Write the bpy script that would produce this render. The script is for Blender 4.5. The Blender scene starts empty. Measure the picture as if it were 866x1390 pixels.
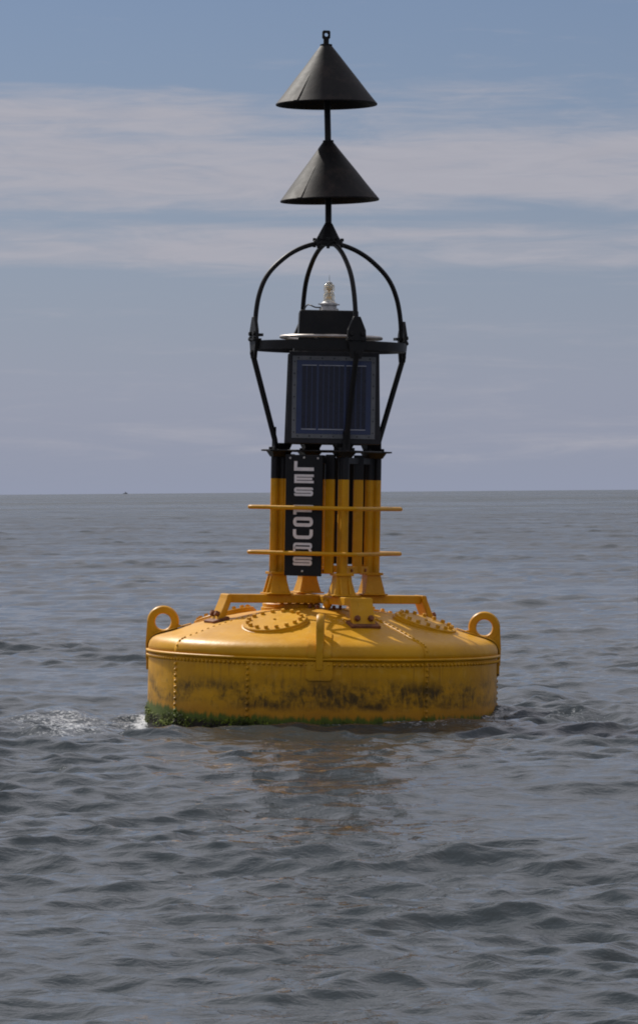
import bpy, math, random
import numpy as np
from mathutils import Vector, Matrix, noise as mn

random.seed(4)
C = bpy.context.scene.collection
SC = bpy.context.scene
R = math.radians
PI = math.pi

# ------------------------------------------------------------------ camera
cam_d = bpy.data.cameras.new('camera')
cam = bpy.data.objects.new('camera', cam_d)
C.objects.link(cam)
cam.location = (-0.0095, -34.0, 1.945)
cam.rotation_euler = (R(90 - 0.331), R(0.46), 0)
cam_d.sensor_width = 36
cam_d.sensor_fit = 'AUTO'
cam_d.lens = 139.1
cam_d.clip_start = 0.1
cam_d.clip_end = 30000
SC.camera = cam

# ------------------------------------------------------------------ sun and sky
SUN_EL = 43.0
SUN_AZ = -37.0                      # clockwise from +Y (the view direction): behind the buoy and to its left
to_sun = Vector((math.sin(R(SUN_AZ)) * math.cos(R(SUN_EL)), math.cos(R(SUN_AZ)) * math.cos(R(SUN_EL)), math.sin(R(SUN_EL))))
sun_d = bpy.data.lights.new('sun', 'SUN')
sun_d.energy = 4.9
sun_d.angle = R(0.53)
sun_d.color = (1.0, 0.95, 0.88)
sun = bpy.data.objects.new('sun', sun_d)
C.objects.link(sun)
sun.rotation_euler = (-to_sun).to_track_quat('-Z', 'Y').to_euler()
sun.location = (-20, 10, 40)

SC.view_settings.view_transform = 'Standard'
SC.view_settings.look = 'None'
SC.view_settings.exposure = 0.0
SC.view_settings.gamma = 1.0
SC.view_settings.use_curve_mapping = False
SC.render.filter_size = 1.7
SC.cycles.filter_width = 1.9
SC.cycles.max_bounces = 8


class NT:
    """tiny helper to wire node trees"""
    def __init__(self, tree):
        self.t = tree
        self.n = tree.nodes
        self.l = tree.links

    def new(self, typ, **kw):
        nd = self.n.new(typ)
        for k, v in kw.items():
            setattr(nd, k, v)
        return nd

    def put(self, sock, v):
        if v is None:
            return
        if isinstance(v, bpy.types.NodeSocket):
            self.l.new(v, sock)
        elif isinstance(v, (tuple, list)) and sock.type == 'RGBA' and len(v) == 3:
            sock.default_value = (*v, 1)
        else:
            sock.default_value = v

    def math(self, op, a, b=None, c=None, clamp=False):
        nd = self.new('ShaderNodeMath', operation=op, use_clamp=clamp)
        for i, v in enumerate((a, b, c)):
            self.put(nd.inputs[i], v)
        return nd.outputs[0]

    def mix(self, f, a, b, blend='MIX'):
        nd = self.new('ShaderNodeMix', data_type='RGBA', blend_type=blend)
        self.put(nd.inputs[0], f)
        self.put(nd.inputs[6], a)
        self.put(nd.inputs[7], b)
        return nd.outputs[2]

    def ramp(self, f, stops, interp='LINEAR'):
        nd = self.new('ShaderNodeValToRGB')
        nd.color_ramp.interpolation = interp
        el = nd.color_ramp.elements
        while len(el) < len(stops):
            el.new(0.5)
        for e, (p, c) in zip(el, stops):
            e.position = p
            e.color = (c, c, c, 1) if isinstance(c, (int, float)) else (*c, 1)
        self.put(nd.inputs[0], f)
        return nd.outputs[0]

    def smooth(self, v, a, b, lo=0.0, hi=1.0):
        nd = self.new('ShaderNodeMapRange', interpolation_type='SMOOTHSTEP')
        self.put(nd.inputs[0], v)
        for i, x in zip((1, 2, 3, 4), (a, b, lo, hi)):
            self.put(nd.inputs[i], x)
        return nd.outputs[0]

    def noise(self, vec, scale, detail=4, rough=0.55, dist=0.0):
        nd = self.new('ShaderNodeTexNoise')
        self.put(nd.inputs['Vector'], vec)
        nd.inputs['Scale'].default_value = scale
        nd.inputs['Detail'].default_value = detail
        nd.inputs['Roughness'].default_value = rough
        nd.inputs['Distortion'].default_value = dist
        return nd.outputs[0]

    def scale(self, vec, s, loc=(0, 0, 0), rot=(0, 0, 0)):
        nd = self.new('ShaderNodeMapping')
        self.put(nd.inputs[0], vec)
        nd.inputs['Location'].default_value = loc
        nd.inputs['Rotation'].default_value = rot
        nd.inputs['Scale'].default_value = s
        return nd.outputs[0]

    def sep(self, vec):
        nd = self.new('ShaderNodeSeparateXYZ')
        self.put(nd.inputs[0], vec)
        return nd.outputs

    def comb(self, x, y, z):
        nd = self.new('ShaderNodeCombineXYZ')
        for i, v in enumerate((x, y, z)):
            self.put(nd.inputs[i], v)
        return nd.outputs[0]

    def bump(self, h, strength, dist, normal=None):
        nd = self.new('ShaderNodeBump')
        nd.inputs['Strength'].default_value = strength
        nd.inputs['Distance'].default_value = dist
        self.put(nd.inputs['Height'], h)
        self.put(nd.inputs['Normal'], normal)
        return nd.outputs[0]


# ---- world: clear Nishita daylight with thin banks of stratus low over the sea
world = bpy.data.worlds.new('World')
SC.world = world
world.use_nodes = True
w = NT(world.node_tree)
w.n.clear()
sky = w.new('ShaderNodeTexSky', sky_type='NISHITA')
sky.sun_disc = False
sky.sun_elevation = R(SUN_EL)
sky.sun_rotation = R(SUN_AZ)
sky.altitude = 0
sky.air_density = 1.0
sky.dust_density = 0.6
sky.ozone_density = 2.0
tc = w.new('ShaderNodeTexCoord')
dx, dy, dz = w.sep(tc.outputs['Generated'])
elev = w.math('ARCSINE', w.math('MINIMUM', w.math('MAXIMUM', dz, -1.0), 1.0))
azim = w.math('ARCTAN2', dx, dy)
SKY_GAIN = 0.085
# the banks' own height wanders slowly along the horizon
wander = w.noise(w.comb(azim, 0.0, 3.3), 9.0, 2, 0.5)
el2 = w.math('ADD', elev, w.math('MULTIPLY', w.math('SUBTRACT', wander, 0.5), 0.010))
bands = w.ramp(w.math('MULTIPLY', el2, 5.0), [
    (0.0, 0.12), (0.045, 0.12), (0.065, 0.36), (0.085, 0.12), (0.20, 0.10), (0.268, 0.20), (0.292, 0.74), (0.325, 0.70),
    (0.343, 0.28), (0.362, 0.62), (0.385, 0.95), (0.43, 0.95), (0.455, 0.55), (0.48, 0.42), (0.53, 0.06), (0.63, 0.04), (0.80, 0.62), (1.0, 0.92)], 'EASE')
# an upper streak that thins out to the right
az_n = w.math('ADD', azim, w.math('MULTIPLY', w.math('SUBTRACT', w.noise(w.comb(azim, elev, 9.1), 30.0, 3, 0.6), 0.5), 0.05))
upper = w.math('MULTIPLY', w.smooth(az_n, 0.012, -0.055), w.math('MULTIPLY', w.smooth(el2, 0.088, 0.093), w.smooth(el2, 0.106, 0.098)))
bands = w.math('ADD', bands, w.math('MULTIPLY', upper, 0.42))
str1 = w.noise(w.comb(w.math('MULTIPLY', azim, 11.0), w.math('MULTIPLY', elev, 120.0), 1.7), 1.0, 6, 0.6, 0.8)
str2 = w.noise(w.comb(w.math('MULTIPLY', azim, 40.0), w.math('MULTIPLY', elev, 260.0), 7.1), 1.0, 6, 0.62, 0.9)
st = w.math('ADD', w.math('MULTIPLY', str1, 0.68), w.math('MULTIPLY', str2, 0.32))
# higher up the same thin layer is seen more from below
over = w.math('ADD', w.math('MAXIMUM', dz, 0.0), 0.08)
flat = w.noise(w.comb(w.math('DIVIDE', dx, over), w.math('DIVIDE', dy, over), 2.0), 0.9, 5, 0.55, 0.4)
st = w.mix(w.smooth(elev, 0.14, 0.30), st, flat)
dens = w.math('ADD', bands, w.math('MULTIPLY', w.math('SUBTRACT', st, 0.5), 2.5))
dens = w.math('MULTIPLY', w.smooth(dens, 0.12, 1.12), 0.94)
dens = w.math('MULTIPLY', dens, w.smooth(elev, -0.001, 0.01))
hsv = w.new('ShaderNodeHueSaturation')
hsv.inputs['Saturation'].default_value = 0.90
w.put(hsv.inputs['Color'], sky.outputs[0])
skyc = w.mix(1.0, hsv.outputs[0], (0.40, 0.46, 0.60), 'MULTIPLY')
# sea air thickening towards the horizon
veil = w.math('MULTIPLY', w.math('EXPONENT', w.math('MULTIPLY', w.math('MAXIMUM', elev, 0.0), -15.0)), 0.97)
skyc = w.mix(veil, skyc, w.mix(w.smooth(elev, 0.0, 0.03), (3.4, 3.75, 4.95), (3.72, 4.0, 5.45)))
cloud = w.mix(str2, (4.35, 4.35, 5.0), (5.2, 5.15, 5.75))
# thicker, sunnier cloud overhead than along the horizon
cloud = w.mix(w.smooth(elev, 0.12, 0.45), cloud, w.mix(flat, (5.6, 5.5, 6.1), (7.8, 7.6, 8.1)))
col = w.mix(dens, skyc, cloud)
bg = w.new('ShaderNodeBackground')
bg.inputs['Strength'].default_value = SKY_GAIN
w.put(bg.inputs['Color'], col)
wo = w.new('ShaderNodeOutputWorld')
w.l.new(bg.outputs[0], wo.inputs[0])


# ------------------------------------------------------------------ mesh helpers
class MB:
    def __init__(self):
        self.v, self.f = [], []

    def add(self, vs, fs, m=None):
        o = len(self.v)
        if m is not None:
            vs = [m @ Vector(p) for p in vs]
        self.v += [tuple(p) for p in vs]
        self.f += [tuple(i + o for i in f) for f in fs]
        return self

    def box(self, c, s, m=None):
        x, y, z = (k / 2 for k in s)
        vs = [(c[0] + a * x, c[1] + b * y, c[2] + d * z) for d in (-1, 1) for a, b in ((-1, -1), (1, -1), (1, 1), (-1, 1))]
        return self.add(vs, [(3, 2, 1, 0), (4, 5, 6, 7), (0, 1, 5, 4), (1, 2, 6, 5), (2, 3, 7, 6), (3, 0, 4, 7)], m)

    def loft(self, rings, m=None, cap=True):
        """rings: list of equal-length loops"""
        n = len(rings[0])
        vs = [p for r in rings for p in r]
        fs = []
        for k in range(len(rings) - 1):
            for i in range(n):
                j = (i + 1) % n
                fs.append((k * n + i, k * n + j, (k + 1) * n + j, (k + 1) * n + i))
        if cap:
            fs.append(tuple(range(n))[::-1])
            fs.append(tuple((len(rings) - 1) * n + i for i in range(n)))
        return self.add(vs, fs, m)

    def sq(self, prof, m=None):
        """square section: prof = [(half x, half y, z)]"""
        return self.loft([[(-a, -b, z), (a, -b, z), (a, b, z), (-a, b, z)] for a, b, z in prof], m)

    def lathe(self, prof, n=32, m=None, cap=True):
        return self.loft([[(r * math.cos(2 * PI * i / n), r * math.sin(2 * PI * i / n), z) for i in range(n)] for r, z in prof], m, cap)

    def tube(self, path, r, n=10, closed=False):
        P = [Vector(p) for p in path]
        N = len(P)
        rings = []
        up = None
        for i, p in enumerate(P):
            a = P[(i - 1) % N] if (closed or i > 0) else P[i]
            b = P[(i + 1) % N] if (closed or i < N - 1) else P[i]
            t = (b - a).normalized()
            if up is None:
                up = Vector((0, 0, 1)) if abs(t.z) < 0.9 else Vector((1, 0, 0))
            u = (up - t * up.dot(t)).normalized()
            up = u
            v = t.cross(u)
            rr = r[i] if isinstance(r, (list, tuple)) else r
            rings.append([p + u * (rr * math.cos(2 * PI * k / n)) + v * (rr * math.sin(2 * PI * k / n)) for k in range(n)])
        if closed:
            rings.append(rings[0])
        return self.loft(rings, None, not closed)

    def prism(self, outline, t, m=None):
        """outline in (x, z), thickness t along y"""
        n = len(outline)
        vs = [(x, -t / 2, z) for x, z in outline] + [(x, t / 2, z) for x, z in outline]
        fs = [tuple(range(n)), tuple(range(2 * n - 1, n - 1, -1))]
        fs += [(i, i + n, (i + 1) % n + n, (i + 1) % n) for i in range(n)]
        return self.add(vs, fs, m)

    def build(self, name, mat, parent=None, smooth=None, bevel=0.0, **props):
        me = bpy.data.meshes.new(name)
        me.from_pydata(self.v, [], self.f)
        me.validate()
        me.update()
        if mat:
            me.materials.append(mat)
        fix_normals(me)
        if smooth is not None:
            me.shade_smooth()
            me.set_sharp_from_angle(angle=R(smooth))
        o = bpy.data.objects.new(name, me)
        C.objects.link(o)
        if parent:
            o.parent = parent
        if bevel:
            b = o.modifiers.new('bevel', 'BEVEL')
            b.width = bevel
            b.segments = 2
            b.limit_method = 'ANGLE'
            b.angle_limit = R(40)
        for k, v in props.items():
            o[k] = v
        return o


def fix_normals(me):
    import bmesh
    bm = bmesh.new()
    bm.from_mesh(me)
    bmesh.ops.recalc_face_normals(bm, faces=bm.faces)
    bm.to_mesh(me)
    bm.free()


def link_copy(o, parent, matrix=None):
    c = o.copy()
    C.objects.link(c)
    c.parent = parent
    if matrix is not None:
        c.matrix_local = matrix @ o.matrix_local
    return c


def RZ(a):
    return Matrix.Rotation(a, 4, 'Z')


def T(x, y, z):
    return Matrix.Translation((x, y, z))


def radial(deg):
    """frame whose -y axis points outward at bearing deg (0 = towards the viewer, 90 = right)"""
    return RZ(R(deg))


def pol(deg, r, z):
    return Vector((r * math.sin(R(deg)), -r * math.cos(R(deg)), z))


# ------------------------------------------------------------------ materials
def mat(name):
    m = bpy.data.materials.new(name)
    m.use_nodes = True
    k = NT(m.node_tree)
    p = k.n['Principled BSDF']
    tc = k.new('ShaderNodeTexCoord')
    return m, k, p, tc.outputs['Object']


YEL = (0.60, 0.296, 0.003)
YEL2 = (0.49, 0.232, 0.003)


def yellow_paint(name, grime=0.0, black_above=None, rust=0.35, fouling=False):
    m, k, p, oc = mat(name)
    n1 = k.noise(oc, 2.2, 5, 0.6)
    n2 = k.noise(oc, 11.0, 5, 0.65)
    col = k.mix(k.smooth(n1, 0.35, 0.68), YEL, YEL2)
    col = k.mix(k.smooth(n2, 0.50, 0.75, 0, 0.38), col, (0.66, 0.39, 0.07))        # chalky fading
    # small dirt specks and runs
    x, y, z = k.sep(oc)
    run = k.noise(k.scale(oc, (22, 22, 1.6)), 1.0, 4, 0.6)
    col = k.mix(k.smooth(run, 0.60, 0.82, 0, 0.45 + grime), col, (0.22, 0.11, 0.02))
    # rust freckles
    nr = k.noise(oc, 26.0, 4, 0.7)
    col = k.mix(k.math('MULTIPLY', k.smooth(nr, 0.66, 0.76), rust), col, (0.13, 0.035, 0.012))
    # worn, greyed scuffs
    ns = k.noise(oc, 5.5, 6, 0.72, 0.6)
    col = k.mix(k.smooth(ns, 0.685, 0.74, 0, 0.6), col, (0.24, 0.17, 0.09))
    rough = k.math('ADD', 0.35, k.math('MULTIPLY', n2, 0.2))
    h = k.math('ADD', k.math('ADD', k.math('MULTIPLY', n1, 0.6), k.math('MULTIPLY', n2, 0.35)), k.math('MULTIPLY', k.noise(oc, 42.0, 3, 0.6), 0.10))
    if fouling:
        ang = k.math('ARCTAN2', x, k.math('MULTIPLY', y, -1.0))
        sv = k.comb(k.math('MULTIPLY', ang, 1.5), k.math('MULTIPLY', z, 1.0), 0.0)
        big = k.noise(k.scale(sv, (2.4, 5.0, 1)), 1.0, 4, 0.6)
        mid = k.noise(k.scale(sv, (26.0, 12.0, 1)), 1.0, 5, 0.68, 0.6)
        fine = k.noise(oc, 60.0, 4, 0.7)
        # slime band a hand above the waterline
        zz = k.math('ADD', z, k.math('MULTIPLY', k.math('SUBTRACT', big, 0.5), 0.10))
        # the band is heavier on the right of the front
        side = k.math('SUBTRACT', k.smooth(ang, -0.9, 0.05, -0.03, 0.065), k.smooth(ang, 0.5, 1.1, 0.0, 0.09))
        band = k.math('MULTIPLY', k.smooth(zz, 0.09, 0.17), k.smooth(zz, 0.43, 0.28))
        # rusty runs from the rivet line
        drip = k.noise(k.scale(sv, (34.0, 1.2, 1)), 1.0, 4, 0.65)
        dm = k.math('MULTIPLY', k.smooth(drip, 0.54, 0.72), k.math('MULTIPLY', k.smooth(z, 0.22, 0.42), k.smooth(z, 0.535, 0.50)))
        col = k.mix(k.math('MULTIPLY', dm, 0.55), col, (0.20, 0.075, 0.012))
        g = k.math('ADD', k.math('ADD', k.math('MULTIPLY', mid, 0.62), k.math('MULTIPLY', big, 0.72)), k.math('SUBTRACT', side, 0.05))
        gm = k.math('MULTIPLY', k.smooth(g, 0.54, 0.82), band)
        col = k.mix(k.math('MULTIPLY', k.smooth(k.math('ADD', big, side), 0.30, 0.65), k.math('MULTIPLY', band, 0.5)), col, (0.20, 0.115, 0.012))
        col = k.mix(k.math('MULTIPLY', gm, 0.88), col, (0.018, 0.016, 0.009))
        # brown tint and green algae near the water
        col = k.mix(k.math('MULTIPLY', k.smooth(zz, 0.20, 0.04), 0.55), col, (0.24, 0.085, 0.010))
        ga = k.math('ADD', z, k.math('MULTIPLY', k.math('SUBTRACT', k.noise(k.scale(sv, (22, 3.5, 1)), 1.0, 6, 0.7), 0.5), 0.20))
        algae = k.mix(fine, (0.035, 0.055, 0.006), (0.11, 0.15, 0.012))
        algae = k.mix(k.smooth(ga, 0.035, -0.02), algae, (0.022, 0.015, 0.010))
        ga2 = k.math('ADD', ga, k.smooth(ang, -1.15, -0.75, -0.015, 0.03))
        col = k.mix(k.smooth(ga2, 0.115, 0.07), col, algae)
        rough = k.mix(k.smooth(ga, 0.1, 0.07), rough, (0.6, 0.6, 0.6))
        h = k.math('ADD', h, k.math('MULTIPLY', gm, -0.15))
        h = k.math('ADD', h, k.math('MULTIPLY', fine, 0.12))
    if black_above is not None:
        edge = k.math('ADD', z, k.math('MULTIPLY', n2, 0.006))
        blk = k.mix(n2, (0.007, 0.007, 0.009), (0.013, 0.0125, 0.014))
        col = k.mix(k.smooth(edge, black_above, black_above + 0.004), col, blk)
    k.put(p.inputs['Base Color'], col)
    k.put(p.inputs['Roughness'], rough)
    p.inputs['Specular IOR Level'].default_value = 0.26
    k.put(p.inputs['Normal'], k.bump(h, 0.35, 0.02))
    return m


def simple(name, c1, c2, rough=0.45, metal=0.0, scale=9.0, rust=0.0, rustcol=(0.16, 0.06, 0.025), bump=0.2, spec=0.5):
    m, k, p, oc = mat(name)
    n1 = k.noise(oc, scale, 5, 0.62)
    n2 = k.noise(oc, scale * 0.35, 5, 0.65)
    col = k.mix(k.smooth(n1, 0.3, 0.7), c1, c2)
    if rust:
        col = k.mix(k.math('MULTIPLY', k.smooth(n2, 0.48, 0.68), rust), col, rustcol)
    k.put(p.inputs['Base Color'], col)
    k.put(p.inputs['Roughness'], k.math('ADD', rough - 0.08, k.math('MULTIPLY', n1, 0.16)))
    p.inputs['Metallic'].default_value = metal
    p.inputs['Specular IOR Level'].default_value = spec
    k.put(p.inputs['Normal'], k.bump(n1, bump, 0.006))
    return m


M_HULL = yellow_paint('hull_paint', fouling=True)
M_DOME = yellow_paint('deck_paint', rust=0.5)
M_YEL = yellow_paint('frame_paint', grime=0.2, rust=0.6)
M_TOWER = yellow_paint('tower_paint', grime=0.25, black_above=2.03, rust=0.4)
M_RIV = yellow_paint('rivet_paint', grime=0.5, rust=0.8)
M_BLACK = simple('black_paint', (0.005, 0.005, 0.006), (0.010, 0.0095, 0.010), 0.5, rust=0.15, rustcol=(0.04, 0.03, 0.022), spec=0.25)
M_CONE = simple('weathered_cone_paint', (0.007, 0.007, 0.008), (0.013, 0.012, 0.012), 0.6, scale=14, rust=0.55, rustcol=(0.040, 0.029, 0.025), spec=0.2)
M_BOARD = simple('board_plastic', (0.004, 0.004, 0.005), (0.008, 0.008, 0.009), 0.5, bump=0.05, spec=0.25)
M_WHITE = simple('letter_white', (0.62, 0.58, 0.58), (0.74, 0.70, 0.70), 0.6, bump=0.05)
M_RUST = simple('rusty_iron', (0.10, 0.030, 0.012), (0.26, 0.09, 0.025), 0.75, scale=30, rust=0.4, rustcol=(0.03, 0.015, 0.01), bump=0.5)
M_STEEL = simple('galvanised_rail', (0.34, 0.31, 0.29), (0.50, 0.46, 0.43), 0.4, metal=0.7)
M_PFRAME = simple('panel_frame', (0.010, 0.010, 0.013), (0.018, 0.0175, 0.021), 0.5, spec=0.3)
M_STRIP = simple('panel_border', (0.085, 0.09, 0.10), (0.125, 0.13, 0.14), 0.55)
M_BLUE = simple('panel_blue', (0.009, 0.018, 0.062), (0.012, 0.024, 0.082), 0.3, bump=0.03)
M_CELL = simple('solar_cell', (0.006, 0.007, 0.018), (0.010, 0.011, 0.028), 0.28, scale=6, bump=0.02, spec=0.35)
M_BAR = simple('silver_contact', (0.30, 0.30, 0.33), (0.40, 0.40, 0.42), 0.4, metal=0.4)
M_GREY = simple('lantern_grey', (0.36, 0.36, 0.36), (0.48, 0.47, 0.46), 0.5)
M_BRASS = simple('lantern_brass', (0.55, 0.36, 0.12), (0.70, 0.48, 0.20), 0.3, metal=0.8)
M_BOAT = simple('boat_paint', (0.05, 0.06, 0.08), (0.07, 0.08, 0.10), 0.5)
M_BOATW = simple('boat_cabin_paint', (0.25, 0.27, 0.30), (0.3, 0.31, 0.33), 0.5)

M_GLASS, k_, p_, oc_ = mat('lantern_glass')
p_.inputs['Base Color'].default_value = (0.97, 0.93, 0.82, 1)
p_.inputs['Transmission Weight'].default_value = 0.72
p_.inputs['Roughness'].default_value = 0.08
p_.inputs['IOR'].default_value = 1.45

M_WEED, k_, p_, oc_ = mat('weed')
nz = k_.noise(oc_, 12.0, 3, 0.6)
k_.put(p_.inputs['Base Color'], k_.mix(k_.smooth(nz, 0.35, 0.65), (0.020, 0.028, 0.004), (0.11, 0.145, 0.012)))
p_.inputs['Roughness'].default_value = 0.8
p_.inputs['Specular IOR Level'].default_value = 0.15


# ------------------------------------------------------------------ the sea
def build_sea():
    rng = np.random.default_rng(11)
    h0 = 0.0
    # bearings from the viewer's foot, dense where the buoy is, coarser all round
    dense = np.arange(-0.15, 0.1501, 0.00125)
    tail = [0.15]
    step = 0.00125
    while tail[-1] < PI:
        step *= 1.12
        tail.append(tail[-1] + step)
    tail = np.array(tail[1:])
    tail = tail[tail < PI]
    th = np.concatenate([-tail[::-1], dense, tail])
    rad = [1.0]
    while rad[-1] < 9000:
        r = rad[-1]
        q = 1.03 if r < 12 else 1.0017 if r < 60 else 1 + 0.20 / r if r < 300 else 1.002 if r < 1500 else 1.012
        rad.append(r * q)
    rad = np.array(rad)
    TH, RD = np.meshgrid(th, rad)
    X = RD * np.sin(TH)
    Y = RD * np.cos(TH) - 34.0
    dth = np.gradient(th)[None, :] * RD
    drd = np.gradient(rad)[:, None] * np.ones_like(TH)
    sp = np.maximum(dth, drd)
    Z = np.zeros_like(X)
    OX = np.zeros_like(X)
    OY = np.zeros_like(X)
    D = np.hypot(X, Y)
    near = np.exp(-((D - 1.7) / 0.9) ** 2)
    # patchiness of the wind on the water
    patch = np.ones_like(X)
    for _ in range(9):
        a = rng.uniform(0, 2 * PI)
        pl = rng.uniform(2.5, 14.0)
        patch += 0.17 * np.sin((math.cos(a) * X * 0.7 + math.sin(a) * Y * 0.5) * 2 * PI / pl + rng.uniform(0, 6.28))
    patch = np.clip(patch, 0.5, 1.8)
    n = 150
    lam = np.exp(np.linspace(math.log(0.10), math.log(5.0), n)) * rng.uniform(0.93, 1.07, n)
    base = R(-92)        # waves run towards the viewer and to the right
    lam = np.concatenate([lam, rng.uniform(2.8, 8.0, 12)])
    for i in range(len(lam)):
        L = lam[i]
        spread = R(72) if L < 1.0 else R(45)
        a = base + rng.normal() * spread * 0.62
        slope = 0.038 * (1.0 if L < 0.45 else (0.45 / L) ** 0.85)
        if L < 0.16:
            slope *= 0.8
        if i >= n:
            slope = 0.010
            a = base + rng.normal() * R(22)
        kx, ky = math.cos(a) * 2 * PI / L, math.sin(a) * 2 * PI / L
        amp = slope * L / (2 * PI)
        wgt = np.clip((L / sp - 1.8) / 1.2, 0, 1) * amp
        if L < 2.0:
            wgt = wgt * patch * (1 + 0.25 * near) * (1 - 0.6 * np.exp(-((X - 0.9) / 0.7) ** 2 - ((Y + 1.7) / 0.5) ** 2))
        ph = kx * X + ky * Y + rng.uniform(0, 2 * PI)
        s, c = np.sin(ph), np.cos(ph)
        Z += wgt * s
        q = 0.85
        OX += q * wgt * c * math.cos(a)
        OY += q * wgt * c * math.sin(a)
    # wash heaped up against the hull, a trough on its left
    Z += 0.02 * np.exp(-((X + 0.35) / 0.55) ** 2 - ((Y + 1.75) / 0.25) ** 2)
    Z += 0.015 * np.exp(-((X - 1.0) / 0.55) ** 2 - ((Y + 1.35) / 0.35) ** 2)
    Z -= 0.12 * np.exp(-((X + 1.45) / 0.40) ** 2 - ((Y + 0.7) / 0.8) ** 2)
    Z += 0.13 * np.exp(-((X - 1.85 - 0.15 * (Y - 2.0)) / 0.36) ** 2 - ((Y - 2.6) / 0.45) ** 2)   # one steeper crest beyond the right side
    Z += 0.10 * np.exp(-((X + 2.35) / 0.30) ** 2 - ((Y - 0.6) / 0.5) ** 2)
    Z += h0 - (RD ** 2) / (2 * 6371000.0)
    foam_glint = (1.0 * np.exp(-((X + 2.15 + 0.10 * (Y + 1.0)) / 0.58) ** 2 - ((Y + 1.0) / 2.6) ** 2)
            + 0.7 * np.exp(-((X + 1.55) / 0.22) ** 2 - ((Y - 0.4) / 1.0) ** 2)
            + 0.8 * np.exp(-((X - 0.85) / 0.33) ** 2 - ((Y + 1.62) / 0.35) ** 2)
            + 0.55 * np.exp(-((X - 2.0) / 0.75) ** 2 - ((Y + 0.7) / 0.7) ** 2)
            + 0.5 * np.exp(-((X + 0.75) / 0.3) ** 2 - ((Y + 1.9) / 0.28) ** 2)
            + 0.75 * np.exp(-((D - 1.57) / 0.06) ** 2))
    ruf = 0.045 + 0.20 * np.clip(np.log(np.maximum(RD, 60) / 60) / math.log(10), 0, 1)
    co = np.stack([X + OX, Y + OY, Z], -1).reshape(-1, 3).astype(np.float32)
    nr, nc = X.shape
    idx = np.arange(nr * nc).reshape(nr, nc)
    # cells stay as quads; the last column is joined to the first behind the viewer
    a_ = idx[:-1, :]
    b_ = np.roll(idx, -1, axis=1)[:-1, :]
    c_ = np.roll(idx, -1, axis=1)[1:, :]
    d_ = idx[1:, :]
    quads = np.stack([a_, b_, c_, d_], -1).reshape(-1, 4).astype(np.int32)
    me = bpy.data.meshes.new('sea')
    me.vertices.add(len(co))
    me.vertices.foreach_set('co', co.ravel())
    me.loops.add(quads.size)
    me.loops.foreach_set('vertex_index', quads.ravel())
    me.polygons.add(len(quads))
    me.polygons.foreach_set('loop_start', np.arange(0, quads.size, 4, dtype=np.int32))
    me.update(calc_edges=True)
    me.shade_smooth()
    chop = np.clip((RD - 70) / 500, 0, 1)
    for nm, arr in (('foam_glint', foam_glint), ('swell_roughness', ruf), ('far_chop', chop)):
        at = me.attributes.new(nm, 'FLOAT', 'POINT')
        at.data.foreach_set('value', arr.ravel().astype(np.float32))
    o = bpy.data.objects.new('sea', me)
    C.objects.link(o)
    o['kind'] = 'structure'
    m, k, p, oc = mat('sea_water')
    fa = k.new('ShaderNodeAttribute', attribute_name='foam_glint')
    ra = k.new('ShaderNodeAttribute', attribute_name='swell_roughness')
    geo = k.new('ShaderNodeNewGeometry')
    pos = geo.outputs['Position']
    rip = k.noise(k.scale(pos, (0.62, 1, 0.2), rot=(0, 0, 0.15)), 8.0, 4, 0.6, 0.5)
    fin = k.noise(pos, 26.0, 3, 0.6)
    mid = k.noise(k.scale(pos, (1, 0.8, 0.2), rot=(0, 0, 0.4)), 1.6, 4, 0.6, 0.3)
    lod = k.new('ShaderNodeAttribute', attribute_name='far_chop')
    near_r = k.math('ADD', 0.40, k.math('MULTIPLY', lod.outputs['Fac'], 0.7))
    h = k.math('MULTIPLY', k.math('ADD', rip, k.math('MULTIPLY', fin, 0.30)), near_r)
    h = k.math('ADD', h, k.math('MULTIPLY', k.math('MULTIPLY', mid, lod.outputs['Fac']), 4.0))
    nrm = k.bump(h, 0.8, 0.04)
    nfo = k.noise(k.scale(pos, (5, 5, 4)), 1.0, 6, 0.68, 1.2)
    nfo2 = k.noise(pos, 38.0, 4, 0.7)
    ridge = k.math('SUBTRACT', 1.0, k.math('ABSOLUTE', k.math('SUBTRACT', k.math('MULTIPLY', nfo, 2.0), 1.0)))
    spots = k.math('ADD', k.math('MULTIPLY', ridge, 0.55), k.math('MULTIPLY', nfo2, 0.55))
    fm = k.smooth(k.math('ADD', spots, k.math('MULTIPLY', fa.outputs['Fac'], 0.22)), 0.92, 1.10)
    fm = k.math('MULTIPLY', k.math('MULTIPLY', fm, 0.85), k.smooth(fa.outputs['Fac'], 0.05, 0.45))
    body = k.mix(k.noise(pos, 0.35, 3, 0.5), (0.028, 0.036, 0.039), (0.040, 0.049, 0.052))
    k.put(p.inputs['Base Color'], k.mix(fm, body, (0.62, 0.64, 0.66)))  # whitened for foam, with sparkle and wet glints painted into the same flecks
    # cat's-paws: rougher and smoother water in patches
    paw = k.math('ADD', k.math('MULTIPLY', k.noise(k.scale(pos, (0.35, 1.0, 1)), 0.012, 3, 0.65, 0.5), 0.5), k.math('MULTIPLY', k.noise(k.scale(pos, (0.6, 1.0, 1)), 0.11, 4, 0.65, 0.5), 0.5))
    rg = k.math('MULTIPLY', ra.outputs['Fac'], k.smooth(paw, 0.38, 0.62, 0.55, 1.6))
    k.put(p.inputs['Roughness'], k.mix(fm, rg, (0.6, 0.6, 0.6)))
    p.inputs['IOR'].default_value = 1.333
    k.put(p.inputs['Normal'], nrm)
    me.materials.append(m)
    return o


build_sea()

# ------------------------------------------------------------------ the buoy
buoy = bpy.data.objects.new('navigation_buoy', None)
C.objects.link(buoy)
buoy.location = (0, 0, 0)
buoy.rotation_euler = (0, R(1.5), 0)
buoy['label'] = 'large yellow and black navigation buoy with two black cones on top, floating in the sea'
buoy['category'] = 'buoy'

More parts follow.
